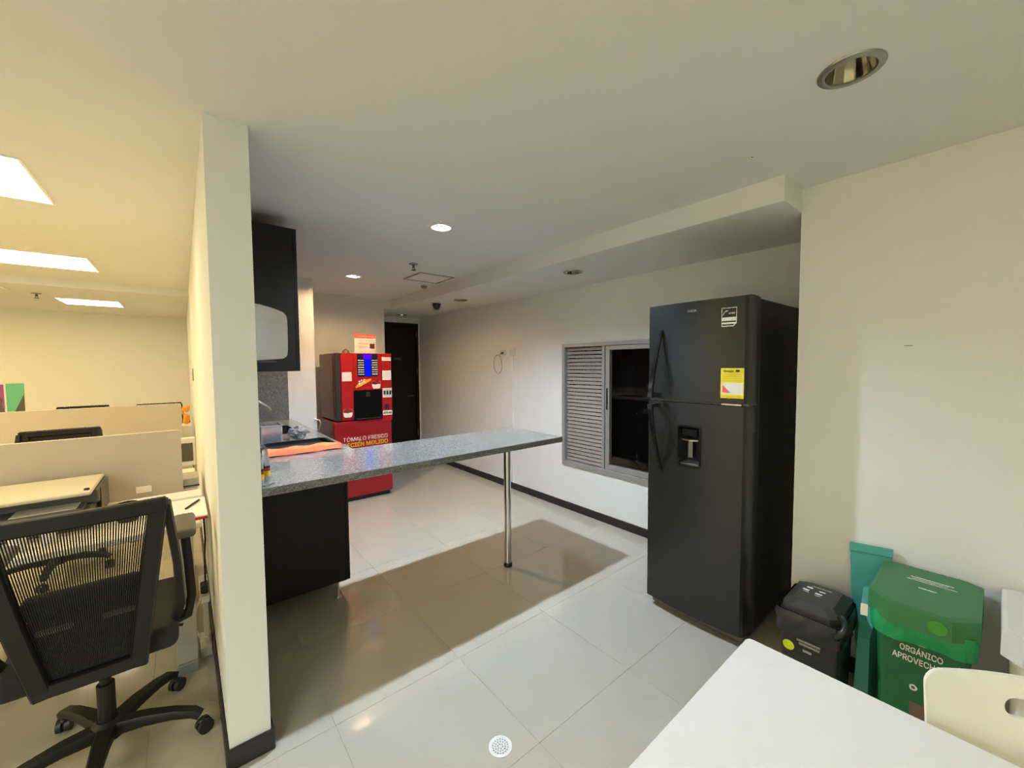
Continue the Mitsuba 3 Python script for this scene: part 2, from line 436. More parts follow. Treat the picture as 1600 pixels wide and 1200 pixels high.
panel(-1.10, -.565, 6.86, 7.48, 2.30, 'lit square ceiling panel in the office, farthest, beyond the ceiling step', L_OFFICE)
for k, (px, py) in enumerate(((-2.6, 2.9), (-3.6, 2.9), (-2.6, 3.9), (-3.6, 3.9), (-2.6, 4.95), (-3.6, 4.95))):
    panel(px - .3, px + .3, py - .3, py + .3, ZC, 'lit square ceiling panel of the office rows beyond the left edge of the view', L_SIDE, 'office panels beyond the left edge')
panel(-2.9, -2.3, 6.86, 7.46, 2.30, 'lit square ceiling panel beyond the ceiling step, outside the left edge', L_SIDE)
for k, (px, py) in enumerate(((-2.0, -1.7), (-3.2, -1.7), (-2.0, -.8), (-3.2, -.8))):
    panel(px - .3, px + .3, py - .3, py + .3, ZC, 'lit square ceiling panel of the open area behind and left of the viewer', L_NEAR, 'panels behind the viewer')

# ------------------------------------------------------------------ ceiling fittings
def sprinkler(x, y, z, label):
    t = thing('sprinkler', label, 'sprinkler')
    obj('rosette', lathe([(.0, 0), (.04, 0), (.038, -.006), (.012, -.012), (.0, -.012)], 24, (x, y, z - .0005)), 'm_grey', t, 40)
    obj('head', cat(lathe([(.0, -.010), (.010, -.012), (.010, -.035), (.0, -.036)], 12, (x, y, z)), lathe([(.0, -.052), (.020, -.053), (.020, -.056), (.0, -.057)], 16, (x, y, z)),
                    tube([(x - .009, y, z - .034), (x - .011, y, z - .045), (x, y, z - .053)], .0025, 6), tube([(x + .009, y, z - .034), (x + .011, y, z - .045), (x, y, z - .053)], .0025, 6)), 'm_gunmetal', t)
sprinkler(1.574, 3.244, ZC, 'small metal sprinkler head on the kitchen ceiling before the access hatch')
sprinkler(-1.18, 6.60, 2.30, 'small sprinkler head on the office ceiling beside the farthest light panel')
t = thing('smoke_detector', 'round white smoke detector on the kitchen ceiling behind the access hatch', 'smoke detector')
obj('base', lathe([(.0, 0), (.055, 0), (.055, -.010), (.05, -.014), (.0, -.014)], 28, (2.06, 4.00, ZC - .0005)), 'm_white_matte', t, 40)
obj('sensor', lathe([(.0, -.014), (.036, -.014), (.032, -.036), (.018, -.044), (.0, -.045)], 28, (2.06, 4.00, ZC - .0005)), 'm_grey', t, 40)
t = thing('dome_camera', 'black dome security camera under the bulkhead by the far corridor', 'security camera')
obj('base', lathe([(.0, 0), (.05, 0), (.05, -.030), (.0, -.030)], 28, (2.447, 4.43, ZB - .0005)), 'm_black', t, 40)
obj('dome', lathe([(.046, -.030), (.045, -.048), (.034, -.068), (.018, -.078), (.0, -.081)], 28, (2.447, 4.43, ZB - .0005)), 'm_black_gloss', t, True)
t = thing('access_hatch', 'square ceiling access hatch flush in the kitchen ceiling', 'access hatch')
hx0, hx1, hy0, hy1 = 1.757, 2.142, 3.492, 3.862
obj('frame', prism(sbox(hx0, hy0, hx1, hy1).difference(sbox(hx0 + .018, hy0 + .018, hx1 - .018, hy1 - .018)), ZC - .007, ZC - .0004), 'm_grey', t)
obj('lid', prism(sbox(hx0 + .022, hy0 + .022, hx1 - .022, hy1 - .022), ZC - .004, ZC - .0004), 'm_ceiling', t)
t = thing('air_vent', 'flat pale air grille on the far office ceiling at the left edge', 'vent')
obj('frame', prism(sbox(-1.75, 6.15, -1.33, 6.50).difference(sbox(-1.72, 6.18, -1.36, 6.47)), 2.294, 2.2996), 'm_offwhite', t)
for i in range(7):
    obj('blade', box(-1.72, -1.36, 6.19 + i * .042, 6.205 + i * .042, 2.294, 2.2996), 'm_offwhite', t)

# ------------------------------------------------------------------ granite worktop, bar, base and wall cabinets
ZT, ZTB = .976, .938
XC, XBAR, YB0, YB1 = .814, 2.10, 1.985, 2.58
sink = rrect(.34, .50, .04, .53, 3.72)
t = thing('worktop', 'grey speckled granite kitchen worktop with sink running back to the end wall', 'countertop')
obj('slab', prism(sbox(XP1 + .001, YB1 + .001, XC, Y_END - .001).difference(sink), ZTB, ZT), 'm_granite', t)
obj('back_splash', rbox(XP1 + .016, .792, Y_END - .016, Y_END - .001, ZT + .0003, 1.468, .001), 'm_granite', t)
obj('side_splash', rbox(XP1 + .001, XP1 + .015, YB1 + .1, Y_END - .001, ZT + .0003, 1.468, .001), 'm_granite', t)
inner = sink.buffer(-.004)
sk = cat(prism(sink.buffer(-.001).difference(inner), ZT - .17, ZT + .003), prism(sink.buffer(-.001), ZT - .174, ZT - .170))
s = obj('sink', sk, 'm_steel', t)
obj('drain', lathe([(.0, .001), (.03, .001), (.034, .0), (.034, -.001)], 24, (.53, 3.72, ZT - .169)), 'm_gunmetal', s, 40)

t = thing('bar_counter', 'grey speckled granite bar counter on one steel leg projecting towards the window wall', 'counter')
obj('slab', rbox(XP1 + .001, XBAR, YB0, YB1, ZTB, ZT, .0025), 'm_granite', t)
LX, LY = 1.822, 2.28
lg = obj('leg', tube([(LX, LY, .03), (LX, LY, ZTB - .006)], .026, 28), 'm_steel', t, 40, label='round brushed steel leg')
obj('foot', lathe([(.0, 0), (.031, 0), (.031, .022), (.027, .030), (.0, .030)], 28, (LX, LY, .0002)), 'm_black', lg, 40)
obj('top_plate', lathe([(.0, 0), (.05, 0), (.05, .0055), (.0, .0055)], 28, (LX, LY, ZTB - .0062)), 'm_steel', lg, 40)

t = thing('base_cabinet', 'black-brown base cabinet on small steel feet under the granite worktop', 'cabinet')
CB0, CB1, CX = 2.62, Y_END - .016, .790
xa_ = XP1 + .014
obj('side_panel', rbox(xa_, CX - .02, CB0, CB0 + .018, .125, ZTB - .001, .001), 'm_darkwood', t)
obj('side_panel', rbox(xa_, CX - .02, CB1 - .018, CB1, .125, ZTB - .001, .001), 'm_darkwood', t)
obj('bottom_panel', rbox(xa_, CX - .02, CB0 + .018, CB1 - .018, .125, .143, .001), 'm_darkwood', t)
obj('back_panel', rbox(xa_, xa_ + .012, CB0 + .018, CB1 - .018, .143, ZTB - .001, .001), 'm_darkwood', t)
nd = 4
for i in range(nd):
    a = CB0 + i * (CB1 - CB0) / nd; b = CB0 + (i + 1) * (CB1 - CB0) / nd
    dk = obj('door', rbox(CX - .0195, CX, a + .002, b - .002, .125, ZTB - .012, .002), 'm_darkwood', t)
    obj('handle', tube([(CX, b - .06, .80), (CX + .025, b - .06, .80), (CX + .025, b - .06, .66), (CX, b - .06, .66)], .005, 8), 'm_steel', dk)
for (fx, fy) in ((.727, CB0 + .06), (.30, CB0 + .06), (.727, 3.5), (.727, CB1 - .06), (.30, CB1 - .06)):
    obj('foot', cat(lathe([(.0, 0), (.024, 0), (.022, .010), (.0, .012)], 16, (fx, fy, .0002)), tube([(fx, fy, .008), (fx, fy, .125)], .010, 12)), 'm_steel', t)

t = thing('wall_cabinet', 'tall black-brown wall cabinet hanging over the worktop behind the towel dispenser', 'cabinet')
WB0, WB1, WX = 2.65, Y_END - .02, .545
obj('carcass', rbox(XP1 + .001, WX - .02, WB0, WB1, 1.469, 2.30, .002), 'm_darkwood', t)
for i in range(4):
    a = WB0 + i * (WB1 - WB0) / 4; b = WB0 + (i + 1) * (WB1 - WB0) / 4
    dk = obj('door', rbox(WX - .0195, WX, a + .0015, b - .0015, 1.469, 2.30, .002), 'm_darkwood', t)
    obj('handle', tube([(WX, b - .05, 1.52), (WX + .022, b - .05, 1.52), (WX + .022, b - .05, 1.64), (WX, b - .05, 1.64)], .005, 8), 'm_steel', dk)

# paper towel dispenser on the partition
t = thing('towel_dispenser', 'white rounded paper towel dispenser on the partition in front of the wall cabinet', 'dispenser')
prof = Polygon([(0, 1.524), (.160, 1.535), (.176, 1.545), (.182, 1.57), (.184, 1.70), (.181, 1.740), (.168, 1.757), (.13, 1.773), (.07, 1.788), (0, 1.795)])
prof = prof.buffer(-.004).buffer(.004, quad_segs=4)
m = trimesh.creation.extrude_polygon(prof, .27, engine='earcut')
m = frame_to(m, (0, 0, 0), (1, 0, 0), (0, 0, 1))     # extrudes towards -y
m.apply_translation((XP1 + .001, 2.20 + .27, 0))
obj('cover', m, 'm_offwhite', t, 40)
obj('paper_slot', rbox(XP1 + .05, XP1 + .14, 2.23, 2.44, 1.519, 1.527, .001), 'm_darkgrey', t)

# ------------------------------------------------------------------ things on the worktop and the bar
t = thing('faucet', 'chrome kitchen faucet with slanting spout behind the sink', 'faucet')
obj('base', lathe([(.0, 0), (.028, 0), (.028, .012), (.018, .02), (.018, .23), (.0, .235)], 20, (.285, 3.60, ZT + .0003)), 'm_chrome', t, 40)
obj('spout', tube([(.285, 3.60, 1.185), (.30, 3.60, 1.245), (.36, 3.60, 1.262), (.44, 3.60, 1.225), (.515, 3.60, 1.172), (.517, 3.60, 1.150)], [.012, .012, .012, .012, .012, .012], 12), 'm_steel', t, 40)
obj('lever', tube([(.285, 3.60, 1.21), (.285, 3.56, 1.235), (.285, 3.50, 1.25)], .006, 8), 'm_chrome', t)

def open_tray(x0, x1, y0, y1, z0, z1, th, r=.03):
    o = rrect(x1 - x0, y1 - y0, r, (x0 + x1) / 2, (y0 + y1) / 2); i = o.buffer(-th)
    return cat(prism(o.difference(i), z0, z1), prism(i, z0, z0 + th))
t = thing('dish_tray', 'black plastic dish tray on the worktop under the orange cloth', 'tray')
obj('tray', open_tray(.372, .742, 2.655, 2.965, ZT + .0004, ZT + .024, .005, .04), 'm_black', t)
o_ = rrect(.384, .324, .045, .557, 2.81)
obj('rim', prism(o_.difference(o_.buffer(-.016)), ZT + .0242, ZT + .028), 'm_black_gloss', t)

def cloth():
    nu, nv = 44, 12
    V, Fc = [], []
    for i in range(nu + 1):
        x = .345 + .415 * i / nu
        sag = .006 * math.sin(9 * x) + .004 * math.sin(31 * x + 1)
        for j in range(nv + 1):
            s_ = j / nv
            if s_ < .45:                                   # lies over the rim
                y = 2.725 - .083 * s_ / .45; z = ZT + .0325 + .004 * math.sin(x * 40 + s_ * 5)
            else:
                k = (s_ - .45) / .55
                y = 2.640 - .014 * k - .003 * math.sin(x * 26) - .003; z = ZT + .0325 - .027 * k + .002 * math.sin(x * 40 + s_ * 5)
            V.append((x, y + sag * .5, max(z, ZT + .003)))
    for i in range(nu):
        for j in range(nv):
            a = i * (nv + 1) + j
            Fc += [(a, a + 1, a + nv + 2), (a, a + nv + 2, a + nv + 1)]
    top = trimesh.Trimesh(V, Fc, process=False)
    bot = top.copy(); bot.apply_translation((0, .0022, -.0022)); bot.invert()
    return cat(top, bot)
one('dish_cloth', cloth(), 'm_orange_cloth', 'orange cloth laid along the front rim of the black dish tray', 'cloth', True)

t = thing('plastic_container', 'clear square plastic food container on the worktop by the sink', 'container')
obj('body', open_tray(.375, .505, 3.04, 3.20, ZT + .0005, ZT + .125, .002, .012), 'm_film', t)
o_ = rrect(.142, .172, .014, .44, 3.12)
obj('rim', prism(o_.difference(o_.buffer(-.007)), ZT + .1252, ZT + .131), 'm_film', t)

def crumple(cx, cy, cz, r, seed, sq=.6):
    m = trimesh.creation.icosphere(3, 1.0)
    v = m.vertices
    n1 = meshkit.noise(v * 2.3 + seed * 7) - .5; n2 = meshkit.noise(v * 6 + seed * 3) - .5
    v = v * (1 + .7 * n1[:, None] + .35 * n2[:, None])
    v = v * np.array([r, r, r * sq]); v[:, 2] -= v[:, 2].min()
    m.vertices = v + np.array([cx, cy, cz])
    return m
one('plastic_bag', crumple(.625, 3.18, ZT + .0005, .062, 3), 'm_film', 'crumpled shiny clear plastic bag behind the dish tray', 'plastic bag', False)
one('napkin', crumple(.315, 2.47, ZT + .0005, .026, 5, .5), 'm_paper', 'small crumpled white paper beside the clear bottles on the bar', 'napkin', False)

def bottle(x, y, label, h=.145):
    t = thing('clear_bottle', label, 'bottle')
    obj('body', lathe([(.0, .0), (.016, .0), (.018, .004), (.018, h * .62), (.015, h * .72), (.010, h * .80), (.010, h * .84)], 24, (x, y, ZT + .0004)), 'm_film', t, 40)
    obj('cap', lathe([(.0, h), (.011, h - .002), (.0125, h * .84), (.0, h * .84)], 20, (x, y, ZT + .0004)), 'm_steel', t, 40)
    for c, a, b in (('m_mustard', .17, .34), ('m_red_dark', .345, .42), ('m_navy', .425, .50)):
        obj('label_band', lathe([(.0183, h * a), (.0186, h * a), (.0186, h * b), (.0183, h * b)], 24, (x, y, ZT + .0004)), c, t, 40)
bottle(.243, 2.050, 'small clear bottle with striped label at the bar edge, nearer the partition')
bottle(.276, 2.105, 'small clear bottle with striped label at the bar edge, farther from the partition')
one('stirring_stick', ribbon_bar([(.250, 2.015, ZT + .003), (.270, 2.022, ZT + .003), (.30, 2.034, ZT + .004)], (.3, -1, 0), [.010, .005, .006], .003), 'm_gunmetal', 'small dark stirring stick lying before the clear bottles on the bar', 'utensil')

# ------------------------------------------------------------------ coffee vending machine
Y = 4.45
vm = thing('vending_machine', 'red coffee vending machine with blue lit keypad standing in the alcove', 'vending machine')
hx0, hx1 = 1.242, 1.862
obj('body', cat(rbox(hx0, hx1, Y + .03, 5.06, .905, 1.632, .006)), 'm_brown_side', vm)
obj('side_trim', cat(rbox(hx0 - .001, 1.298, Y, Y + .031, .905, 1.632, .006)), 'm_trimdark', vm)
obj('side_band', rbox(hx0 - .004, hx0 - .0005, Y + .07, 4.90, .93, 1.61, .001), 'm_brown_side', vm)
dr_ = obj('door', rbox(1.300, 1.860, Y + .004, Y + .030, .905, 1.632, .003), 'm_red', vm)
obj('left_strip', rbox(1.302, 1.424, Y - .004, Y + .004, .935, 1.630, .002), 'm_red', dr_)
obj('label_plate', rbox(1.310, 1.411, Y - .006, Y - .004, 1.330, 1.428, .0008), 'm_paper', dr_)
obj('centre_panel', rbox(1.436, 1.738, Y - .006, Y + .004, 1.228, 1.630, .003), 'm_red', dr_)
obj('right_strip', rbox(1.745, 1.858, Y - .004, Y + .004, .868, 1.630, .002), 'm_red', dr_)
obj('coin_plate', rbox(1.747, 1.855, Y - .007, Y - .004, 1.548, 1.592, .001), 'm_paper', dr_)
obj('notice_plate', rbox(1.749, 1.853, Y - .007, Y - .004, 1.330, 1.440, .001), 'm_paper', dr_)
obj('reader_plate', rbox(1.748, 1.857, Y - .007, Y - .004, 1.130, 1.240, .001), 'm_offwhite', dr_)
for k in range(3):
    obj('reader_slot', rbox(1.760 + k * .033, 1.782 + k * .033, Y - .009, Y - .007, 1.165, 1.210, .001), 'm_black', dr_)
obj('coin_return', rbox(1.772, 1.822, Y - .006, Y - .004, 1.000, 1.056, .001), 'm_black', dr_)
obj('price_plate', rbox(1.746, 1.858, Y - .007, Y - .004, .930, .983, .001), 'm_paper', dr_)
for k in range(5):
    obj('price_mark', rbox(1.755 + k * .02, 1.768 + k * .02, Y - .008, Y - .007, .945, .968, .0003), 'm_gunmetal', dr_)
kp = obj('keypad', rbox(1.470, 1.698, Y - .010, Y - .006, 1.378, 1.626, .002), 'm_navy', vm)
emit(rbox(1.535, 1.632, Y - .012, Y - .010, 1.570, 1.622, .0005), (.10, .002, 1.0), 'display', kp)
emit(rbox(1.552, 1.622, Y - .012, Y - .010, 1.380, 1.566, .0005), (.002, .006, 1.0), 'light_strip', kp)
for c in range(7):
    z = 1.395 + c * .0255
    obj('selection_button', rbox(1.478, 1.545, Y - .014, Y - .010, z, z + .013, .001), 'm_button', kp)
    obj('selection_button', rbox(1.630, 1.694, Y - .014, Y - .010, z, z + .013, .001), 'm_button', kp)
# printed swoosh, cup and beans on the centre panel
sw = Polygon([(.0, .0), (.03, .035), (.10, .07), (.165, .085), (.16, .07), (.11, .045), (.05, .012)]).buffer(.006)
obj('swoosh', frame_to(trimesh.creation.extrude_polygon(sw, .001), (1.452, Y - .006, 1.262), *FY), 'm_orange', vm)
for k in range(6):
    q = rrect(.020, .020 - .004 * (k % 2), .005)
    obj('swoosh_mark', frame_to(trimesh.creation.extrude_polygon(q, .001), (1.492 + (k % 3) * .026, Y - .0072, 1.298 + (k // 3) * .026 + (k % 3) * .010), (1, 0, .35), (-.35, 0, 1)), 'm_paper', vm)
def cup_print(cx, cz, w, h, y):
    c = Polygon([(-w / 2, h * .48), (w / 2, h * .48), (w * .44, h * .15), (w * .30, 0), (-w * .30, 0), (-w * .44, h * .15)])
    k = obj('cup_print', frame_to(trimesh.creation.extrude_polygon(c, .001), (cx, y, cz), *FY), 'm_paper', vm)
    n = 0
    for i in range(14):
        bx = (rng.random() - .5) * w * .86; bz = h * (.46 + .38 * rng.random() * (1 - abs(bx) / w))
        e = affinity.rotate(affinity.scale(Point(0, 0).buffer(1, quad_segs=3), w * .09, w * .055), rng.random() * 180)
        obj('bean', frame_to(trimesh.creation.extrude_polygon(e, .0008 + .0001 * i), (cx + bx, y, cz + bz), *FY), 'm_bean', k)
    ring = Point(0, 0).buffer(w * .5, quad_segs=6)
    ring = affinity.scale(ring.difference(Point(0, 0).buffer(w * .47, quad_segs=6)), 1, .42)
    obj('rim', frame_to(trimesh.creation.extrude_polygon(ring, .001), (cx, y, cz + h * .66), *FY), 'm_pink', k)
cup_print(1.678, 1.238, .100, .105, Y - .006)
cup_print(1.362, .938, .100, .110, Y - .0042)
# dispensing recess
rc = obj('dispensing_bay', cat(rbox(1.428, 1.742, Y - .002, Y + .003, .905, 1.224, .002)), 'm_flap', vm)
obj('flap', rbox(1.452, 1.722, Y - .007, Y - .002, .925, 1.140, .003), 'm_flap', rc)
obj('nozzle', rbox(1.555, 1.605, Y - .020, Y - .002, 1.150, 1.205, .004), 'm_black', rc)
obj('drip_grid', rbox(1.45, 1.72, Y - .016, Y - .002, .905, .918, .002), 'm_black', rc)
# lower cabinet
bs = obj('base', rbox(1.218, 1.848, Y + .006, 5.04, .058, .895, .006), 'm_red_dark', vm)
obj('base_side', rbox(1.2145, 1.2178, Y + .03, 5.03, .062, .89, .001), 'm_brown_side', bs)
obj('front_panel', rbox(1.220, 1.846, Y - .002, Y + .006, .058, .878, .002), 'm_red_dark', bs)
obj('plinth', rbox(1.24, 1.83, Y + .05, 5.0, .0003, .0578, .002), 'm_black', bs)
obj('lettering', text('TÓMALO FRESCO', .044, (1.302, Y - .0022, .674), *FY, depth=.0012, width=.492), 'm_paper', bs, label='pale lettering')
obj('lettering', text('RECIÉN MOLIDO', .044, (1.302, Y - .0022, .612), *FY, depth=.0012, bold=True, width=.492), 'm_mustard', bs, label='yellow lettering')
obj('hopper_dome', lathe([(.0, .055), (.018, .050), (.036, .032), (.044, .0)], 20, (1.44, 4.72, 1.6325)), 'm_brown', vm, True)
t = thing('price_card', 'white card with red header standing on top of the vending machine', 'sign')
obj('card', rbox(1.482, 1.722, 4.548, 4.552, 1.633, 1.848, .0008), 'm_paper', t)
obj('header', rbox(1.479, 1.722, 4.5465, 4.548, 1.803, 1.850, .0004), 'm_coral', t)
for k in range(9):
    obj('header_mark', rbox(1.527 + k * .0195, 1.540 + k * .0195, 4.5455, 4.5465, 1.818, 1.829, .0003), 'm_pink', t)
for (za_, xa, xb) in ((1.775, 1.53, 1.70), (1.748, 1.53, 1.64), (1.735, 1.53, 1.63), (1.710, 1.53, 1.63), (1.697, 1.53, 1.62)):
    obj('text_line', rbox(xa, xb, 4.547, 4.548, za_, za_ + .006, .0003), 'm_pink', t)
obj('picture', rbox(1.652, 1.708, 4.5465, 4.548, 1.690, 1.745, .0004), 'm_brown_side', t)
one('power_cable', tube([(1.02, Y_END - .011, .955), (1.06, Y_END - .03, .945), (1.090, Y_END + .04, .90), (1.115, Y_END + .2, .83), (1.14, Y_END + .45, .72), (1.16, Y_ALC - .01, .66)], .0085, 8), 'm_white', 'white cable running past the wall corner to the vending machine', 'cable', True)

# ------------------------------------------------------------------ refrigerator
fr = thing('refrigerator', 'tall charcoal two-door refrigerator with water dispenser in the wall recess', 'refrigerator')
FY0, FY1, FXF = .795, 1.362, 2.200
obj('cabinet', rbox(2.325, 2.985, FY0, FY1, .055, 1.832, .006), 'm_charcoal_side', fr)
def door_outline():
    pts = []
    n = 24
    y0, y1 = .822, FY1 - .004
    for i in range(n + 1):
        k = i / n
        y = y0 + (y1 - y0) * k
        pts.append((FXF - .020 * (1 - (2 * k - 1) ** 2), y))
    pts = [(2.318, FY0), (2.262, FY0), (2.212, .810)] + pts + [(2.208, FY1), (2.318, FY1)]
    return Polygon(pts)
DO = door_outline()
def fx_at(y):
    k = (y - .822) / (FY1 - .004 - .822)
    return FXF - .020 * (1 - (2 * k - 1) ** 2)
dsp_y0, dsp_y1, dsp_z0, dsp_z1 = 1.033, 1.155, .922, 1.142
fz = obj('freezer_door', prism(DO, 1.290, 1.838), 'm_charcoal', fr, 25)
rec = Polygon([(2.10, dsp_y0), (2.235, dsp_y0), (2.235, dsp_y1), (2.10, dsp_y1)])
fd = obj('fridge_door', cat(prism(DO, .060, dsp_z0), prism(DO.difference(rec), dsp_z0, dsp_z1), prism(DO, dsp_z1, 1.274)), 'm_charcoal', fr, 25)
obj('gap_seal', rbox(2.215, 2.322, FY0 + .01, FY1 - .006, 1.2745, 1.2895, .001), 'm_gunmetal', fr)
obj('edge_trim', rbox(2.192, 2.2, .83, .93, 1.2765, 1.2875, .001), 'm_steel', fr)
obj('door_gasket', rbox(2.3185, 2.3245, FY0 + .008, FY1 - .008, .07, 1.83, .001), 'm_black', fr)
obj('plinth', rbox(2.235, 2.90, FY0 + .02, FY1 - .02, .012, .0545, .003), 'm_gunmetal', fr)
for (x, y) in ((2.29, FY0 + .05), (2.29, FY1 - .05), (2.9, FY0 + .05), (2.9, FY1 - .05)):
    obj('foot', lathe([(.0, 0), (.02, 0), (.02, .0118), (.0, .0118)], 14, (x, y, .0002)), 'm_black', fr)
obj('hinge_cover', rbox(2.27, 2.36, FY0 + .02, FY0 + .09, 1.8385, 1.85, .003), 'm_black', fr)
# handles: bows that stand off most at the split between the doors
def handle_pts(za_, zb_, y, n=14):
    P = []
    for i in range(n + 1):
        k = i / n
        P.append((fx_at(y) - .006 - .080 * math.sin(k * PI / 2) ** 1.2, y + .022 * k, za_ + (zb_ - za_) * k))
    return P
hu = obj('handle', ribbon_bar(handle_pts(1.690, 1.300, 1.268), (0, 1, 0), np.linspace(.014, .034, 15), np.linspace(.010, .020, 15)), 'm_black_gloss', fz, 40)
obj('handle_mount', rbox(2.118, fx_at(1.29) + .004, 1.280, 1.300, 1.302, 1.325, .003), 'm_black', fz)
hl = obj('handle', ribbon_bar(handle_pts(.872, 1.262, 1.268), (0, 1, 0), np.linspace(.014, .034, 15), np.linspace(.010, .020, 15)), 'm_black_gloss', fd, 40)
obj('handle_mount', rbox(2.118, fx_at(1.29) + .004, 1.280, 1.300, 1.240, 1.262, .003), 'm_black', fd)
# water dispenser
ym = (dsp_y0 + dsp_y1) / 2
wd = obj('water_dispenser', cat(box(2.226, 2.2345, dsp_y0 + .0005, dsp_y1 - .0005, dsp_z0 + .0005, dsp_z1 - .0005)), 'm_black_gloss', fr)
obj('bezel', frame_to(trimesh.creation.extrude_polygon(rrect(.134, .234, .012).difference(rrect(.118, .216, .010)), .006), (fx_at(ym) + .001, ym, (dsp_z0 + dsp_z1) / 2), *FX), 'm_black_gloss', wd)
obj('nozzle_housing', rbox(2.185, 2.226, dsp_y0 + .012, dsp_y1 - .012, 1.085, 1.136, .008), 'm_black_gloss', wd)
obj('paddle_bar', tube([(2.192, dsp_y0 + .014, 1.068), (2.184, ym, 1.066), (2.192, dsp_y1 - .014, 1.068)], .006, 10), 'm_chrome', wd)
obj('paddle', rbox(2.196, 2.205, ym - .012, ym + .014, .965, 1.062, .003), 'm_steel', wd)
obj('drip_tray', rbox(2.186, 2.226, dsp_y0 + .006, dsp_y1 - .006, .9235, .935, .003), 'm_chrome', wd)
obj('brand_badge', text('mabe', .015, (fx_at(1.1) - .0002, 1.115, 1.780), *FX, depth=.0015, bold=True), 'm_grey', fz)
# stickers follow the slight curve: set at the surface, turned to its tangent
def sticker(name, y0, y1, z0, z1, material, parent, lift=.0004, th=.0008, poly=None):
    ya, yb = max(y0, y1), min(y0, y1)
    A = np.array([fx_at(ya) - lift, ya, 0]); B = np.array([fx_at(yb) - lift, yb, 0])
    r = B - A; L = np.linalg.norm(r)
    p = poly if poly is not None else sbox(0, 0, L, z1 - z0)
    return obj(name, frame_to(trimesh.creation.extrude_polygon(p, th, engine='earcut'), (A[0], A[1], z0), r, (0, 0, 1)), material, parent)
st = sticker('home_sticker', .932, .860, 1.687, 1.784, 'm_paper', fz, poly=Polygon([(0, 0), (.056, 0), (.072, .016), (.072, .097), (0, .097)]))
sticker('dark_field', .929, .863, 1.735, 1.781, 'm_black', st, .0012)
sticker('dark_field', .929, .863, 1.709, 1.716, 'm_black', st, .0012)
sticker('dark_field', .929, .874, 1.692, 1.699, 'm_black', st, .0012)
hs = Polygon([(0, 0), (.006, .014), (.014, .022), (.022, .024), (.026, .020), (.020, .019), (.013, .017), (.007, .010), (.004, 0)])
obj('house_mark', frame_to(trimesh.creation.extrude_polygon(hs, .0006), (fx_at(.925) - .002, .926, 1.746), *FX), 'm_paper', st)
obj('sticker_text', text('HOME', .009, (fx_at(.9) - .0016, .898, 1.750), *FX, depth=.0007, bold=True, width=.030), 'm_paper', st)
st = sticker('energy_label', .931, .822, 1.315, 1.472, 'm_yellow', fz)
sticker('label_field', .926, .827, 1.336, 1.395, 'm_paper', st, .0012)
tri = Polygon([(0, 0), (.036, 0), (.004, .036), (0, .036)])
obj('rating_arrow', frame_to(trimesh.creation.extrude_polygon(tri, .0006), (fx_at(.92) - .0022, .922, 1.345), *FX), 'm_coral', st)
obj('label_text', text('Energía', .010, (fx_at(.91) - .0016, .918, 1.452), *FX, depth=.0007, bold=True), 'm_gunmetal', st)
obj('label_mark', rbox(fx_at(.85) - .003, fx_at(.85) - .0012, .842, .860, 1.452, 1.463, .0003), 'm_black', st)
for z in (1.437, 1.427, 1.417, 1.405):
    sticker('label_line', .922, .832, z, z + .003, 'm_mustard', st, .0012)
sticker('label_line', .920, .835, 1.320, 1.326, 'm_mustard', st, .0012)

# ------------------------------------------------------------------ cable, conduit and outlet on the window wall
t = thing('wall_outlet', 'small pale wall outlet with a loop of cable on the window wall', 'outlet')
obj('plate', rbox(XW - .010, XW - .0003, 3.80, 3.91, 1.615, 1.675, .002), 'm_offwhite', t)
obj('plug', rbox(XW - .032, XW - .0105, 3.835, 3.868, 1.628, 1.648, .003), 'm_darkgrey', t)
lp = [(XW - .02, 3.85, 1.632)]
for k in range(26):
    a = 1.2 + k / 25 * 2 * PI * 1.35
    lp.append((XW - .010 - .006 * math.sin(a), 3.955 + .085 * math.cos(a) , 1.50 + .115 * math.sin(a)))
obj('cable_loop', tube(lp, .0024, 6), 'm_grey', t, True)
t = thing('conduit', 'thin vertical white cable trunking with a small box on the window wall', 'conduit')
obj('box', rbox(XW - .020, XW - .0003, 3.625, 3.715, 1.60, 1.69, .002), 'm_offwhite', t)
obj('trunking', rbox(XW - .014, XW - .0003, 3.660, 3.682, BH + .002, 1.5995, .001), 'm_white_matte', t)

# ------------------------------------------------------------------ floor drain
t = thing('floor_drain', 'round white perforated floor drain in the tiles near the bottom edge', 'drain')
dc = (.910, 1.196); RD = .046
gp = Point(0, 0).buffer(RD, quad_segs=12)
for r_, n_ in ((.010, 6), (.020, 12), (.030, 18)):
    for k in range(n_):
        a = 2 * PI * k / n_ + r_ * 20
        gp = gp.difference(Point(r_ * math.cos(a), r_ * math.sin(a)).buffer(.0034, quad_segs=3))
obj('grate', move(prism(gp, .0006, .0035), (*dc, 0)), 'm_white', t)
obj('bowl', lathe([(.0, .0002), (.043, .0002), (.043, .0005), (.0, .0005)], 32, (*dc, 0)), 'm_darkgrey', t)

# ------------------------------------------------------------------ waste bins against the near wall
def frustum(y0, y1, x0, x1, z0, z1, taper, c=.03):
    o = sbox(x0, y0, x1, y1).buffer(-c).buffer(c, quad_segs=3)
    cx, cy = (x0 + x1) / 2, (y0 + y1) / 2
    n = len(o.exterior.coords) - 1
    P = np.array(o.exterior.coords)[:n]
    Q = (P - [cx, cy]) * taper + [cx, cy]
    V = np.vstack([np.c_[Q, np.full(n, z0)], np.c_[P, np.full(n, z1)]])
    return trimesh.convex.convex_hull(V)

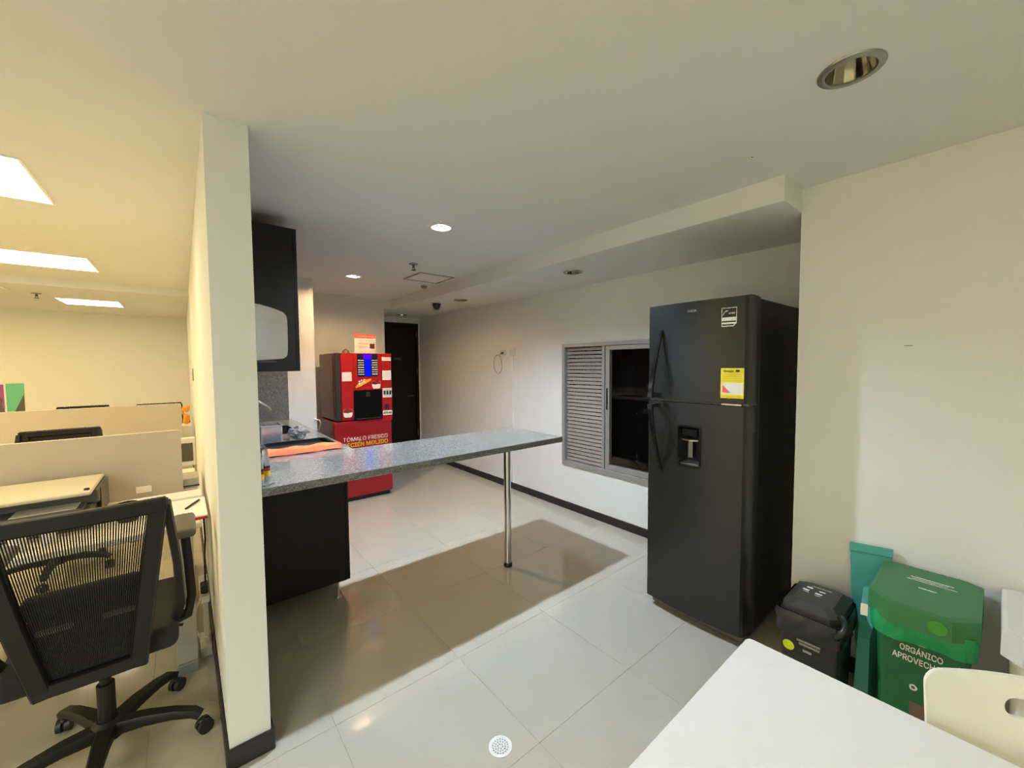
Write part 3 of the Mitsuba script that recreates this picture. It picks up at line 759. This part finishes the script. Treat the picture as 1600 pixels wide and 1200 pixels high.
def lid_mesh(y0, y1, x0, x1, z0, z1, ch=.06, drop=.02, lip=.012):
    """chamfered octagon lid: skirt z0..z1, top face slightly inset"""
    def octo(g, cc): return [(x0 + g + cc, y0 + g), (x1 - g - cc * .4, y0 + g), (x1 - g, y0 + g + cc * .7), (x1 - g, y1 - g - cc * .7), (x1 - g - cc * .4, y1 - g), (x0 + g + cc, y1 - g), (x0 + g, y1 - g - cc), (x0 + g, y0 + g + cc)]
    P = [(*q, z0) for q in octo(0, ch)] + [(*q, z1 - drop) for q in octo(0.002, ch)] + [(*q, z1) for q in octo(lip, ch)]
    return trimesh.convex.convex_hull(np.array(P))

def bag_rim(y0, y1, x0, x1, z0, z1, seed, amp=.006, c=.05):
    o = sbox(x0, y0, x1, y1).buffer(-c).buffer(c, quad_segs=6)
    L = o.exterior.length; n = 120; rows = 7
    V, Fc = [], []
    for i in range(n):
        p = o.exterior.interpolate(L * i / n); q = np.array([p.x, p.y]); d = q - np.array([(x0 + x1) / 2, (y0 + y1) / 2]); d /= np.linalg.norm(d)
        for j in range(rows):
            k = j / (rows - 1)
            w = amp * (meshkit.noise(np.array([[i * .35 + seed * 10, j * .9, seed]]))[0] - .35) * (1 if 0 < j else .3)
            dz = -.006 * meshkit.noise(np.array([[i * .12, seed, 3.]]))[0] * k
            V.append((*(q + d * (w + .004 * math.sin(k * PI))), z1 + (z0 - z1) * k + dz * 3))
    for i in range(n):
        for j in range(rows - 1):
            a = i * rows + j; b = ((i + 1) % n) * rows + j
            Fc += [(a, a + 1, b + 1), (a, b + 1, b)]
    m = trimesh.Trimesh(V, Fc, process=False); m.fix_normals()
    return m

# green organic bin
t = thing('waste_bin', 'green lidded organic waste bin with white lettering and a bright green bag rim', 'bin')
gy0, gy1, gx0, gx1 = .025, .278, 2.055, 2.405
gb = obj('body', frustum(gy0, gy1, gx0, gx1, .0005, .53, .86), 'm_bingreen', t, 30)
obj('bag', bag_rim(gy0 - .010, gy1 + .012, gx0 - .030, gx1 + .004, .476, .550, 1), 'm_baggreen', t, True)
ld = obj('lid', lid_mesh(.008, .302, 2.000, 2.424, .535, .612, ch=.065, drop=.004, lip=.016), 'm_lidgreen', t)
obj('sticker', frame_to(trimesh.creation.extrude_polygon(Point(0, 0).buffer(.025, quad_segs=8), .0012), (1.9995, .108, .570), *FX), 'm_lime_green', ld)
obj('tag', rot(rbox(2.035, 2.037, .296, .318, .505, .552, .0005), 20, (0, 0, 1), (2.036, .30, .53)), 'm_paper', t)
for (xa, ya, L, s_) in ((2.30, .205, .12, .006), (2.285, .20, .10, .004), (2.27, .215, .14, .004), (2.20, .175, .05, .006)):
    obj('lid_print', box(xa, xa + s_, ya - L, ya, .612, .6125), 'm_offwhite', ld)
fxg = lambda z: gx0 + (gx1 - gx0) / 2 * .14 * (1 - z / .53)
obj('lettering', text('ORGÁNICO', .022, (fxg(.41) - .0004, .207, .416), *FX, depth=.0022, bold=True, width=.112), 'm_offwhite', gb)
obj('lettering', text('APROVECHABLE', .022, (fxg(.375) - .0004, .226, .379), *FX, depth=.0022, bold=True, width=.165), 'm_offwhite', gb)
em = Polygon([(-.018, .012), (-.016, 0), (-.010, -.008), (.010, -.008), (.016, 0), (.018, .012), (.013, .012), (.011, .002), (.006, -.003), (-.006, -.003), (-.011, .002), (-.013, .012)])
obj('emblem', frame_to(trimesh.creation.extrude_polygon(em, .0022), (fxg(.46) - .0004, .148, .463), *FX), 'm_offwhite', gb)
obj('emblem', frame_to(trimesh.creation.extrude_polygon(rrect(.012, .010, .003), .0022), (fxg(.46) - .0004, .148, .466), *FX), 'm_offwhite', gb)
obj('emblem', frame_to(trimesh.creation.extrude_polygon(Point(0, 0).buffer(.011, quad_segs=6).difference(Point(0, 0).buffer(.006, quad_segs=6)), .0022), (fxg(.27) - .0004, .166, .283), *FX), 'm_offwhite', gb)
obj('brown_label', frame_to(trimesh.creation.extrude_polygon(rrect(.05, .06, .004), .0018), (fxg(.205) - .0004, .150, .195), *FX), 'm_brown', gb)

# white bin
t = thing('waste_bin', 'white lidded waste bin at the right edge, beside the green bin', 'bin')
obj('body', frustum(-.310, -.052, 2.055, 2.405, .0005, .53, .86), 'm_offwhite', t, 30)
obj('lid', lid_mesh(-.325, -.032, 2.000, 2.424, .535, .628, ch=.045, drop=.004, lip=.014), 'm_offwhite', t)

# black bin wrapped in its bag
t = thing('waste_bin', 'small black waste bin wrapped in a black bag, between the refrigerator and the green bin', 'bin')
ky0, ky1, kx0, kx1 = .385, .605, 2.070, 2.345
kb = obj('body', frustum(ky0, ky1, kx0, kx1, .0005, .385, .90, .02), 'm_bagblack', t, 30)
obj('bag', cat(bag_rim(ky0 - .006, ky1 + .010, kx0 - .018, kx1 + .012, .305, .392, 2, .012, .03)), 'm_bagblack', t, True)
kl = obj('lid', lid_mesh(ky0 + .004, ky1 - .004, kx0 + .005, kx1 + .01, .380, .432, ch=.03, drop=.022, lip=.035), 'm_lidblack', t)
ring = []
for k in range(17):
    a = 2 * PI * k / 16
    ring.append((kx0 + .02 + .052 * math.cos(a), ky0 - .006 + .014 * math.sin(2 * a), .385 + .036 * math.sin(a)))
obj('bag_knot', tube(ring, [.010 + .005 * math.sin(k * 1.7) ** 2 for k in range(17)], 10), 'm_bagblack', t, True)
obj('sticker', frame_to(trimesh.creation.extrude_polygon(Point(0, 0).buffer(.022, quad_segs=8), .0012), (kx0 + .0048, .566, .224), *FX), 'm_lime', kb)
for (za_, L, y_) in ((.262, .085, .535), (.248, .075, .527), (.222, .032, .512)):
    obj('print_line', box(kx0 + .0025, kx0 + .0125, y_ - L, y_, za_, za_ + .010), 'm_grey', kb)
for (xa, ya, L, s_) in ((2.285, .535, .075, .003), (2.255, .548, .022, .014), (2.250, .500, .024, .010), (2.222, .556, .024, .014), (2.218, .508, .026, .012), (2.208, .552, .022, .003), (2.202, .505, .024, .003)):
    obj('lid_print', box(xa, xa + s_, ya - L, ya, .4318, .4324), 'm_offwhite', kl)

# teal bag between the bins and the wall
t = thing('tote_bag', 'teal bag standing upright against the wall between the black and the green bin', 'bag')
obj('sack', cat(trimesh.convex.convex_hull(np.array([(2.4275, .306, .0005), (2.4275, .378, .0005), (2.4415, .306, .0005), (2.4415, .378, .0005), (2.430, .284, .44), (2.430, .416, .42), (2.432, .278, .655), (2.432, .426, .640), (2.4405, .278, .655), (2.4405, .426, .640)])),
                trimesh.convex.convex_hull(np.array([(2.21, .312, .0005), (2.21, .362, .0005), (2.429, .306, .0005), (2.429, .372, .0005), (2.25, .318, .30), (2.25, .358, .29), (2.429, .308, .46), (2.429, .372, .45)]))), 'm_teal', t)
obj('hem', trimesh.convex.convex_hull(np.array([(2.4295, .277, .655), (2.4295, .427, .640), (2.442, .277, .655), (2.442, .427, .640), (2.4265, .278, .622), (2.4265, .425, .607), (2.442, .278, .622), (2.442, .425, .607)])), 'm_teal', t)

# ------------------------------------------------------------------ white table and chair in front
t = thing('dining_table', 'white rectangular table in the lower right foreground', 'table')
tp = rrect(.84, 1.62, .014, .765, .42 - .81)
obj('top', cat(prism(tp, .716, .738), prism(tp.buffer(-.0015), .738, .7395)), 'm_table', t)
for (x, y) in ((.42, .36), (1.11, .36), (.42, -1.13), (1.11, -1.13)):
    obj('leg', rbox(x - .02, x + .02, y - .02, y + .02, .0003, .7155, .002), 'm_steel', t)
obj('apron', cat(rbox(.44, 1.09, .352, .368, .66, .7155, .002), rbox(.44, 1.09, -1.138, -1.122, .66, .7155, .002)), 'm_steel', t)

# white shell chair; local frame: origin at the seat centre on the floor, +x forward, back at -x
ch = thing('plastic_chair', 'white moulded plastic chair with a handle hole in its back, at the white table', 'chair')
CA = math.degrees(math.atan2(-.48, -.87))
CC = np.array([1.400 - .215 * .87, -.088 - .215 * .48, 0])
def place(m): 
    m = m.copy(); m.apply_transform(trimesh.transformations.rotation_matrix(math.radians(CA), (0, 0, 1))); m.apply_translation(CC); return m
def back_shell():
    # grid of the shell: u across, v from the seat edge up; the handle hole is cut out of the grid
    import shapely
    W, H = .41, .36
    out = rrect(W, H, .030).difference(affinity.translate(rrect(.125, .042, .020), 0, H / 2 - .065))
    m = trimesh.creation.extrude_polygon(out, .009, engine='earcut')
    m = m.subdivide_to_size(.025)
    v = m.vertices.copy()
    u, w_, th = v[:, 0].copy(), v[:, 1].copy(), v[:, 2].copy()
    k = (w_ + H / 2) / H
    x = -.205 - .045 * (k - .5) + .62 * u * u - th
    v2 = np.c_[x, u * (1 + 0 * k), .445 + H * k - .30 * u * u * k]
    return trimesh.Trimesh(v2, m.faces, process=False)
bm = back_shell(); bm.fix_normals()
obj('backrest', place(bm), 'm_chairwhite', ch, 45)
sm = prism(rrect(.40, .41, .06), .435, .447).subdivide_to_size(.04)
sv = sm.vertices.copy(); sv[:, 2] += -.012 * np.cos(sv[:, 0] * 6) * np.cos(sv[:, 1] * 6) + .0
sm.vertices = sv
obj('seat', place(sm), 'm_chairwhite', ch, 40)
for (sx, sy) in ((1, 1), (1, -1), (-1, 1), (-1, -1)):
    obj('leg', place(tube([(sx * .13, sy * .13, .430), (sx * .185, sy * .19, .0005)], [.014, .009], 12)), 'm_steel', ch, 40)

# ------------------------------------------------------------------ office bay
YD = 3.15
def partition(y, label):
    t = thing('desk_screen', label, 'partition')
    w = rrect(3.2, .60, .018, -.022 - 1.6, .816)
    obj('panel', frame_to(trimesh.creation.extrude_polygon(w, .03, engine='earcut'), (0, y + .03, 0), *FY), 'm_partition', t)
    for x in (-.25, -1.6, -2.95):
        obj('bracket', rbox(x - .02, x + .02, y + .004, y + .026, .485, .5158, .001), 'm_deskleg', t)
    return t
partition(YD, 'beige desk screen behind the printer, nearest in the office')
partition(5.46, 'beige desk screen farther back in the office')

def desk(y0, y1, x0, x1, label, legs=True):
    t = thing('desk', label, 'desk')
    obj('top', rbox(x0, x1, y0, y1, .712, .740, .004), 'm_desk', t)
    obj('beam', rbox(x0 + .06, x1 - .06, (y0 + y1) / 2 - .02, (y0 + y1) / 2 + .02, .66, .7117, .002), 'm_deskleg', t)
    for x in (x1 - .075, x0 + .075):
        obj('leg', rbox(x - .04, x + .04, y0 + .02, y0 + .075, .05, .7117, .003), 'm_deskleg', t)
        obj('leg', rbox(x - .04, x + .04, y1 - .075, y1 - .02, .05, .7117, .003), 'm_deskleg', t)
        obj('foot', rbox(x - .042, x + .042, y0 + .01, y1 - .01, .0004, .0497, .004), 'm_bluegrey', t)
    return t
desk(2.46, YD - .004, -3.1, .045, 'pale office desk under the printer in front of the nearest screen')
desk(YD + .034, YD + .68, -3.1, .045, 'pale office desk behind the nearest screen')
desk(5.46 + .034, 5.46 + .68, -3.1, .045, 'pale office desk behind the farther screen')

# printer
pr = thing('printer', 'dark laser printer with a flat pale lid on the near office desk', 'printer')
obj('body', cat(rbox(-.745, -.355, 2.70, 3.10, .7405, .835, .008), rbox(-.745, -.34, 2.80, 3.11, .835, .902, .006)), 'm_gunmetal', pr)
obj('lid', rbox(-.750, -.352, 2.685, 3.105, .9025, .918, .005), 'm_printerlid', pr)
obj('side_panel', rbox(-.3395, -.336, 2.84, 3.09, .76, .90, .001), 'm_gunmetal', pr)
obj('output_tray', rbox(-.72, -.38, 2.66, 2.80, .8355, .850, .003), 'm_darkgrey', pr)
obj('control_knob', lathe([(.0, 0), (.010, 0), (.009, .008), (.0, .008)], 14, (-.372, 2.74, .9182)), 'm_black', pr, 40)
obj('paper_sheet', rbox(-.60, -.40, 2.672, 2.79, .8505, .8535, .0005), 'm_deskleg', pr)
for k, (x, y) in enumerate(((-.475, 2.60), (-.555, 2.56))):
    one('paper_cup', lathe([(.0, 0), (.022, 0), (.030, .075), (.028, .075), (.020, .003), (.0, .003)], 20, (x, y, .7405)), 'm_offwhite', ('pale paper cup on the desk before the printer, nearer the partition', 'pale paper cup on the desk before the printer, nearer the left edge')[k], 'cup', 40)
# mug seen through the mesh
t = thing('mug', 'black mug on the near office desk, seen through the chair back', 'mug')
obj('body', lathe([(.0, 0), (.036, 0), (.040, .01), (.040, .088), (.037, .088), (.036, .006), (.0, .006)], 24, (-.235, 2.72, .7405)), 'm_black', t, 40)
obj('handle', tube([(-.196, 2.72, .812), (-.172, 2.72, .80), (-.170, 2.72, .775), (-.196, 2.72, .762)], .006, 8), 'm_black', t, 40)
# documents
t = thing('notebook', 'white notebook with a red edge on the near desk corner beside the partition', 'notebook')
obj('pages', rbox(-.10, .072, 2.505, 2.86, .7425, .760, .002), 'm_white', t)
obj('cover', rbox(-.102, .074, 2.502, 2.862, .7405, .7423, .0005), 'm_red', t)
obj('spine', rbox(-.100, .072, 2.5005, 2.5047, .7425, .7525, .0004), 'm_red', t)
t = thing('pen', 'black pen lying on the white notebook', 'pen')
obj('barrel', tube([(-.012, 2.655, .7652), (.036, 2.765, .7652)], .005, 10), 'm_black', t)
obj('cap', tube([(.034, 2.760, .7652), (.045, 2.785, .7652)], .0052, 10), 'm_darkgrey', t)
one('paper_stack', rbox(-.24, .060, 2.89, 3.04, .7405, .765, .003), 'm_white', 'stack of cream paper behind the notebook on the near desk', 'paper')
one('note_card', rbox(-.232, -.165, YD - .0045, YD - .001, .768, .805, .0005), 'm_paper', 'small white card on the nearest beige screen above the chair', 'note')
# things in the slit between the screens and the partition wall
t = thing('monitor', 'monitor with white bezel and dark screen on the second office desk', 'monitor')
obj('housing', rbox(-.42, .050, 3.46, 3.50, .83, 1.02, .004), 'm_white', t)
obj('screen', rbox(-.405, .036, 3.457, 3.4598, .862, .985, .001), 'm_screen', t)
obj('stand', cat(rbox(-.20, -.16, 3.49, 3.52, .7425, .88, .004), rbox(-.28, -.08, 3.42, 3.58, .7405, .7475, .002)), 'm_white', t)
t = thing('letter_tray', 'grey letter tray with a black edge at the end of the second office desk', 'tray')
obj('box', rbox(-.06, .055, 3.20, 3.40, .7405, .800, .003), 'm_deskleg', t)
obj('edge', rbox(-.05, .058, 3.196, 3.1995, .750, .757, .0005), 'm_black', t)
one('storage_box', rbox(-.05, .060, 5.60, 5.85, .7405, .86, .004), 'm_white', 'white box on the farther office desk at its end by the wall', 'box')
t = thing('figurine', 'small orange figurine under a clear cover on the white box in the office', 'figurine')
obj('body', cat(ball_hull([(.012, 5.70, .890), (.018, 5.70, .95)], .028), ball_hull([(.02, 5.70, 1.02), (.03, 5.69, 1.05)], .022), tube([(.0, 5.70, .96), (-.02, 5.69, 1.0), (-.005, 5.69, 1.06)], .010, 8)), 'm_orange', t, 40)
obj('base', rbox(-.02, .055, 5.66, 5.74, .8605, .868, .002), 'm_paper', t)
# power strip and cables by the partition wall
t = thing('power_strip', 'white power strip with black adapter hung below the desk end by the wall', 'power strip')
obj('strip', rbox(.028, .066, 2.52, 2.80, .30, .335, .004), 'm_white', t)
obj('adapter', rbox(.030, .062, 2.55, 2.62, .3355, .375, .004), 'm_black', t)
obj('support', rbox(.040, .060, 2.60, 2.66, .05, .2995, .002), 'm_offwhite', t)
obj('support_foot', rbox(.02, .068, 2.56, 2.72, .0004, .0497, .002), 'm_offwhite', t)
one('desk_cable', tube([(.036, 2.535, .345), (.010, 2.50, .30), (.000, 2.485, .22), (.015, 2.50, .15), (.045, 2.53, .12)], .0045, 8), 'm_white', 'white cable hanging in a loop under the desk end', 'cable', True)
one('desk_cable', tube([(.058, 2.62, .71), (.060, 2.61, .60), (.054, 2.60, .50), (.052, 2.585, .380)], .004, 8), 'm_black', 'black cable running down from the desk end to the adapter', 'cable', True)
t = thing('wall_switch', 'small pale switch plate high on the office side of the partition', 'switch')
obj('plate', rbox(XP0 - .008, XP0 - .0004, 5.00, 5.08, 1.36, 1.48, .002), 'm_grey', t)
obj('rocker', rbox(XP0 - .012, XP0 - .0085, 5.02, 5.06, 1.39, 1.45, .001), 'm_offwhite', t)

# posters on the far office wall
t = thing('poster', 'green poster with a dark triangle on the far office wall', 'poster')
obj('sheet', rbox(-1.868, -1.708, Y_OFF - .005, Y_OFF - .0006, .86, 1.285, .0008), 'm_postergreen', t)
obj('triangle', frame_to(trimesh.creation.extrude_polygon(Polygon([(0, 0), (.105, 0), (.105, .27)]), .001), (-1.815, Y_OFF - .0052, .862), *FY), 'm_posterdark', t)
t = thing('poster', 'purple poster with dark figures on the far office wall at the left edge', 'poster')
obj('sheet', rbox(-2.14, -1.888, Y_OFF - .005, Y_OFF - .0006, .86, 1.275, .0008), 'm_purple', t)
fg = Polygon([(0, 0), (.11, 0), (.105, .09), (.085, .15), (.10, .19), (.085, .235), (.055, .245), (.03, .22), (.035, .18), (.01, .12)])
obj('dark_figure', frame_to(trimesh.creation.extrude_polygon(fg, .001), (-2.0, Y_OFF - .0052, .862), *FY), 'm_posterdark', t)
obj('pale_band', frame_to(trimesh.creation.extrude_polygon(Polygon([(0, .26), (.02, .26), (.05, .41), (.02, .41)]), .001), (-1.985, Y_OFF - .0052, .862), *FY), 'm_paper', t)

# office chairs: origin under the gas column, the sitter faces +y
def office_chair(cx, cy, deg, label, cords=50, star=14, hs=1.0):
    t = thing('office_chair', label, 'chair')
    def P(m):
        m = m.copy(); m.apply_transform(trimesh.transformations.rotation_matrix(math.radians(deg), (0, 0, 1))); m.apply_translation((cx, cy, 0)); m.vertices[:, 2] *= hs; return m
    obj('hub', P(lathe([(.0, .075), (.045, .078), (.048, .135), (.032, .150), (.0, .15)], 20)), 'm_frameblack', t, 40)
    for k in range(5):
        a = math.radians(star + 72 * k); c, s_ = math.cos(a), math.sin(a)
        leg = ribbon_bar([(c * r_, s_ * r_, z_) for r_, z_ in ((.03, .112), (.12, .118), (.21, .112), (.275, .098), (.300, .080))], (-s_, c, 0), [.060, .052, .044, .040, .034], [.050, .042, .034, .030, .028])
        lk = obj('base_leg', P(leg), 'm_frameblack', t, 40)
        w1 = trimesh.creation.cylinder(.027, .016, sections=20); w1 = rot(w1, 90, (1, 0, 0))
        w_ = rotz(cat(move(w1, (.012, -.013, 0)), move(w1, (.012, .013, 0)), ball_hull([(.002, 0, .022), (.012, 0, .008)], .012)), 30 * k + 20)
        obj('caster', P(move(w_, (c * .300, s_ * .300, .0275))), 'm_black', lk, 40)
    obj('gas_column', P(cat(tube([(0, 0, .14), (0, 0, .29)], .026, 18), tube([(0, 0, .29), (0, 0, .415)], .017, 18))), 'm_frameblack', t, 40)
    obj('mechanism', P(rbox(-.10, .10, -.14, .10, .40, .445, .01)), 'm_frameblack', t)
    obj('lever', P(tube([(.08, .02, .42), (.20, .03, .415), (.235, .03, .405)], .006, 8)), 'm_frameblack', t)
    seat = ball_hull([(sx * .195, sy, z) for sx in (-1, 1) for sy in (-.18, .24) for z in (.475, .505)], .030, 2)
    obj('seat', P(seat), 'm_fabric', t, 40)
    # back: local height z 0.44 .. 1.055, leaning back
    def bk(u, z, off=0):
        k = (z - .44) / .615
        return (u, -.215 - .125 * k - .02 * math.sin(k * PI) + off - .35 * (u * u - .02) * -1 * .6, z)
    hwid = lambda z: .135 + .082 * ((z - .44) / .615)
    def post(sg):
        return ribbon_bar([bk(sg * (hwid(z) - .022), z) for z in np.linspace(.44, 1.05, 10)], (1, 0, 0), np.linspace(.052, .050, 10), .032)
    top = ribbon_bar([bk(u, 1.030) for u in np.linspace(-.212, .212, 13)], (0, 0, 1), .050, .032)
    low = ribbon_bar([bk(u, .462) for u in np.linspace(-.13, .13, 9)], (0, 0, 1), .050, .034)
    obj('back_frame', P(cat(post(1), post(-1), top, low)), 'm_frameblack', t, 40)
    for sg in (-1, 1):
        obj('side_strut', P(ribbon_bar([bk(sg * .212, 1.03, .012), (sg * .232, -.255, .80), (sg * .238, -.17, .60), (sg * .20, -.10, .47)], (1, 0, .0), .026, .040)), 'm_frameblack', t, 40)
        at_ = obj('armrest', P(ribbon_bar([(sg * .20, .0, .45), (sg * .255, -.01, .47), (sg * .268, -.02, .55), (sg * .262, -.03, .70), (sg * .255, -.03, .815)], (0, 1, 0), [.05, .05, .05, .042, .045], .030)), 'm_frameblack', t, 40)
        obj('arm_pad', P(ball_hull([(sg * .252 + a, b, .836) for a in (-.022, .022) for b in (-.10, .12)], .018, 1)), 'm_gunmetal', at_, 40)
    cs = []
    for u in np.linspace(-.97, .97, cords):
        zs = np.linspace(.49, 1.01, 5)
        cs.append(tube([bk(u * (hwid(z) - .045), z, .006) for z in zs], .0017, 4, cap=False))
    for z in (np.linspace(.52, .99, 14) if cords > 40 else []):
        pass
    if cords:
        obj('mesh_back', P(cat(*cs)), 'm_fabric', t, kind='stuff')
    else:
        N_ = 9; V, Fc = [], []
        for i in range(N_):
            for j in range(N_):
                z = .48 + .53 * j / (N_ - 1); V.append(bk((2 * i / (N_ - 1) - 1) * (hwid(z) - .045), z, .004))
        for i in range(N_ - 1):
            for j in range(N_ - 1):
                a = i * N_ + j; Fc += [(a, a + 1, a + N_ + 1), (a, a + N_ + 1, a + N_)]
        f1 = trimesh.Trimesh(V, Fc, process=False); f2 = f1.copy(); f2.apply_translation((0, -.008, 0)); f2.invert()
        obj('upholstered_back', P(cat(f1, f2)), 'm_fabric', t)
    obj('lumbar_pad', P(ball_hull([bk(u, z, .045) for u in (-.115, .115) for z in (.735, .765)], .026, 1)), 'm_fabric', t, 40)
    pl = rrect(.30, .225, .03)
    for sg in (-1, 1): pl = pl.difference(affinity.translate(rrect(.085, .022, .009), sg * .075, .065))
    pm = frame_to(trimesh.creation.extrude_polygon(pl, .012, engine='earcut'), (0, -.225, .60), (1, 0, 0), (0, -.17, 1))
    obj('back_plate', P(pm), 'm_frameblack', t)
    return t
office_chair(-.272, 2.14, 0, 'black mesh-back office chair in the left foreground at the near desk', star=50 - 72)
office_chair(-.75, 4.32, 180, 'black office chair behind the nearest beige screen, only its backrest top showing', 0, hs=.965)
office_chair(-.24, 6.42, 180, 'black office chair behind the farther beige screen, right of the other one', 0, hs=.985)
office_chair(-.93, 6.62, 180, 'black office chair behind the farther beige screen, left of the other one', 0, hs=.985)
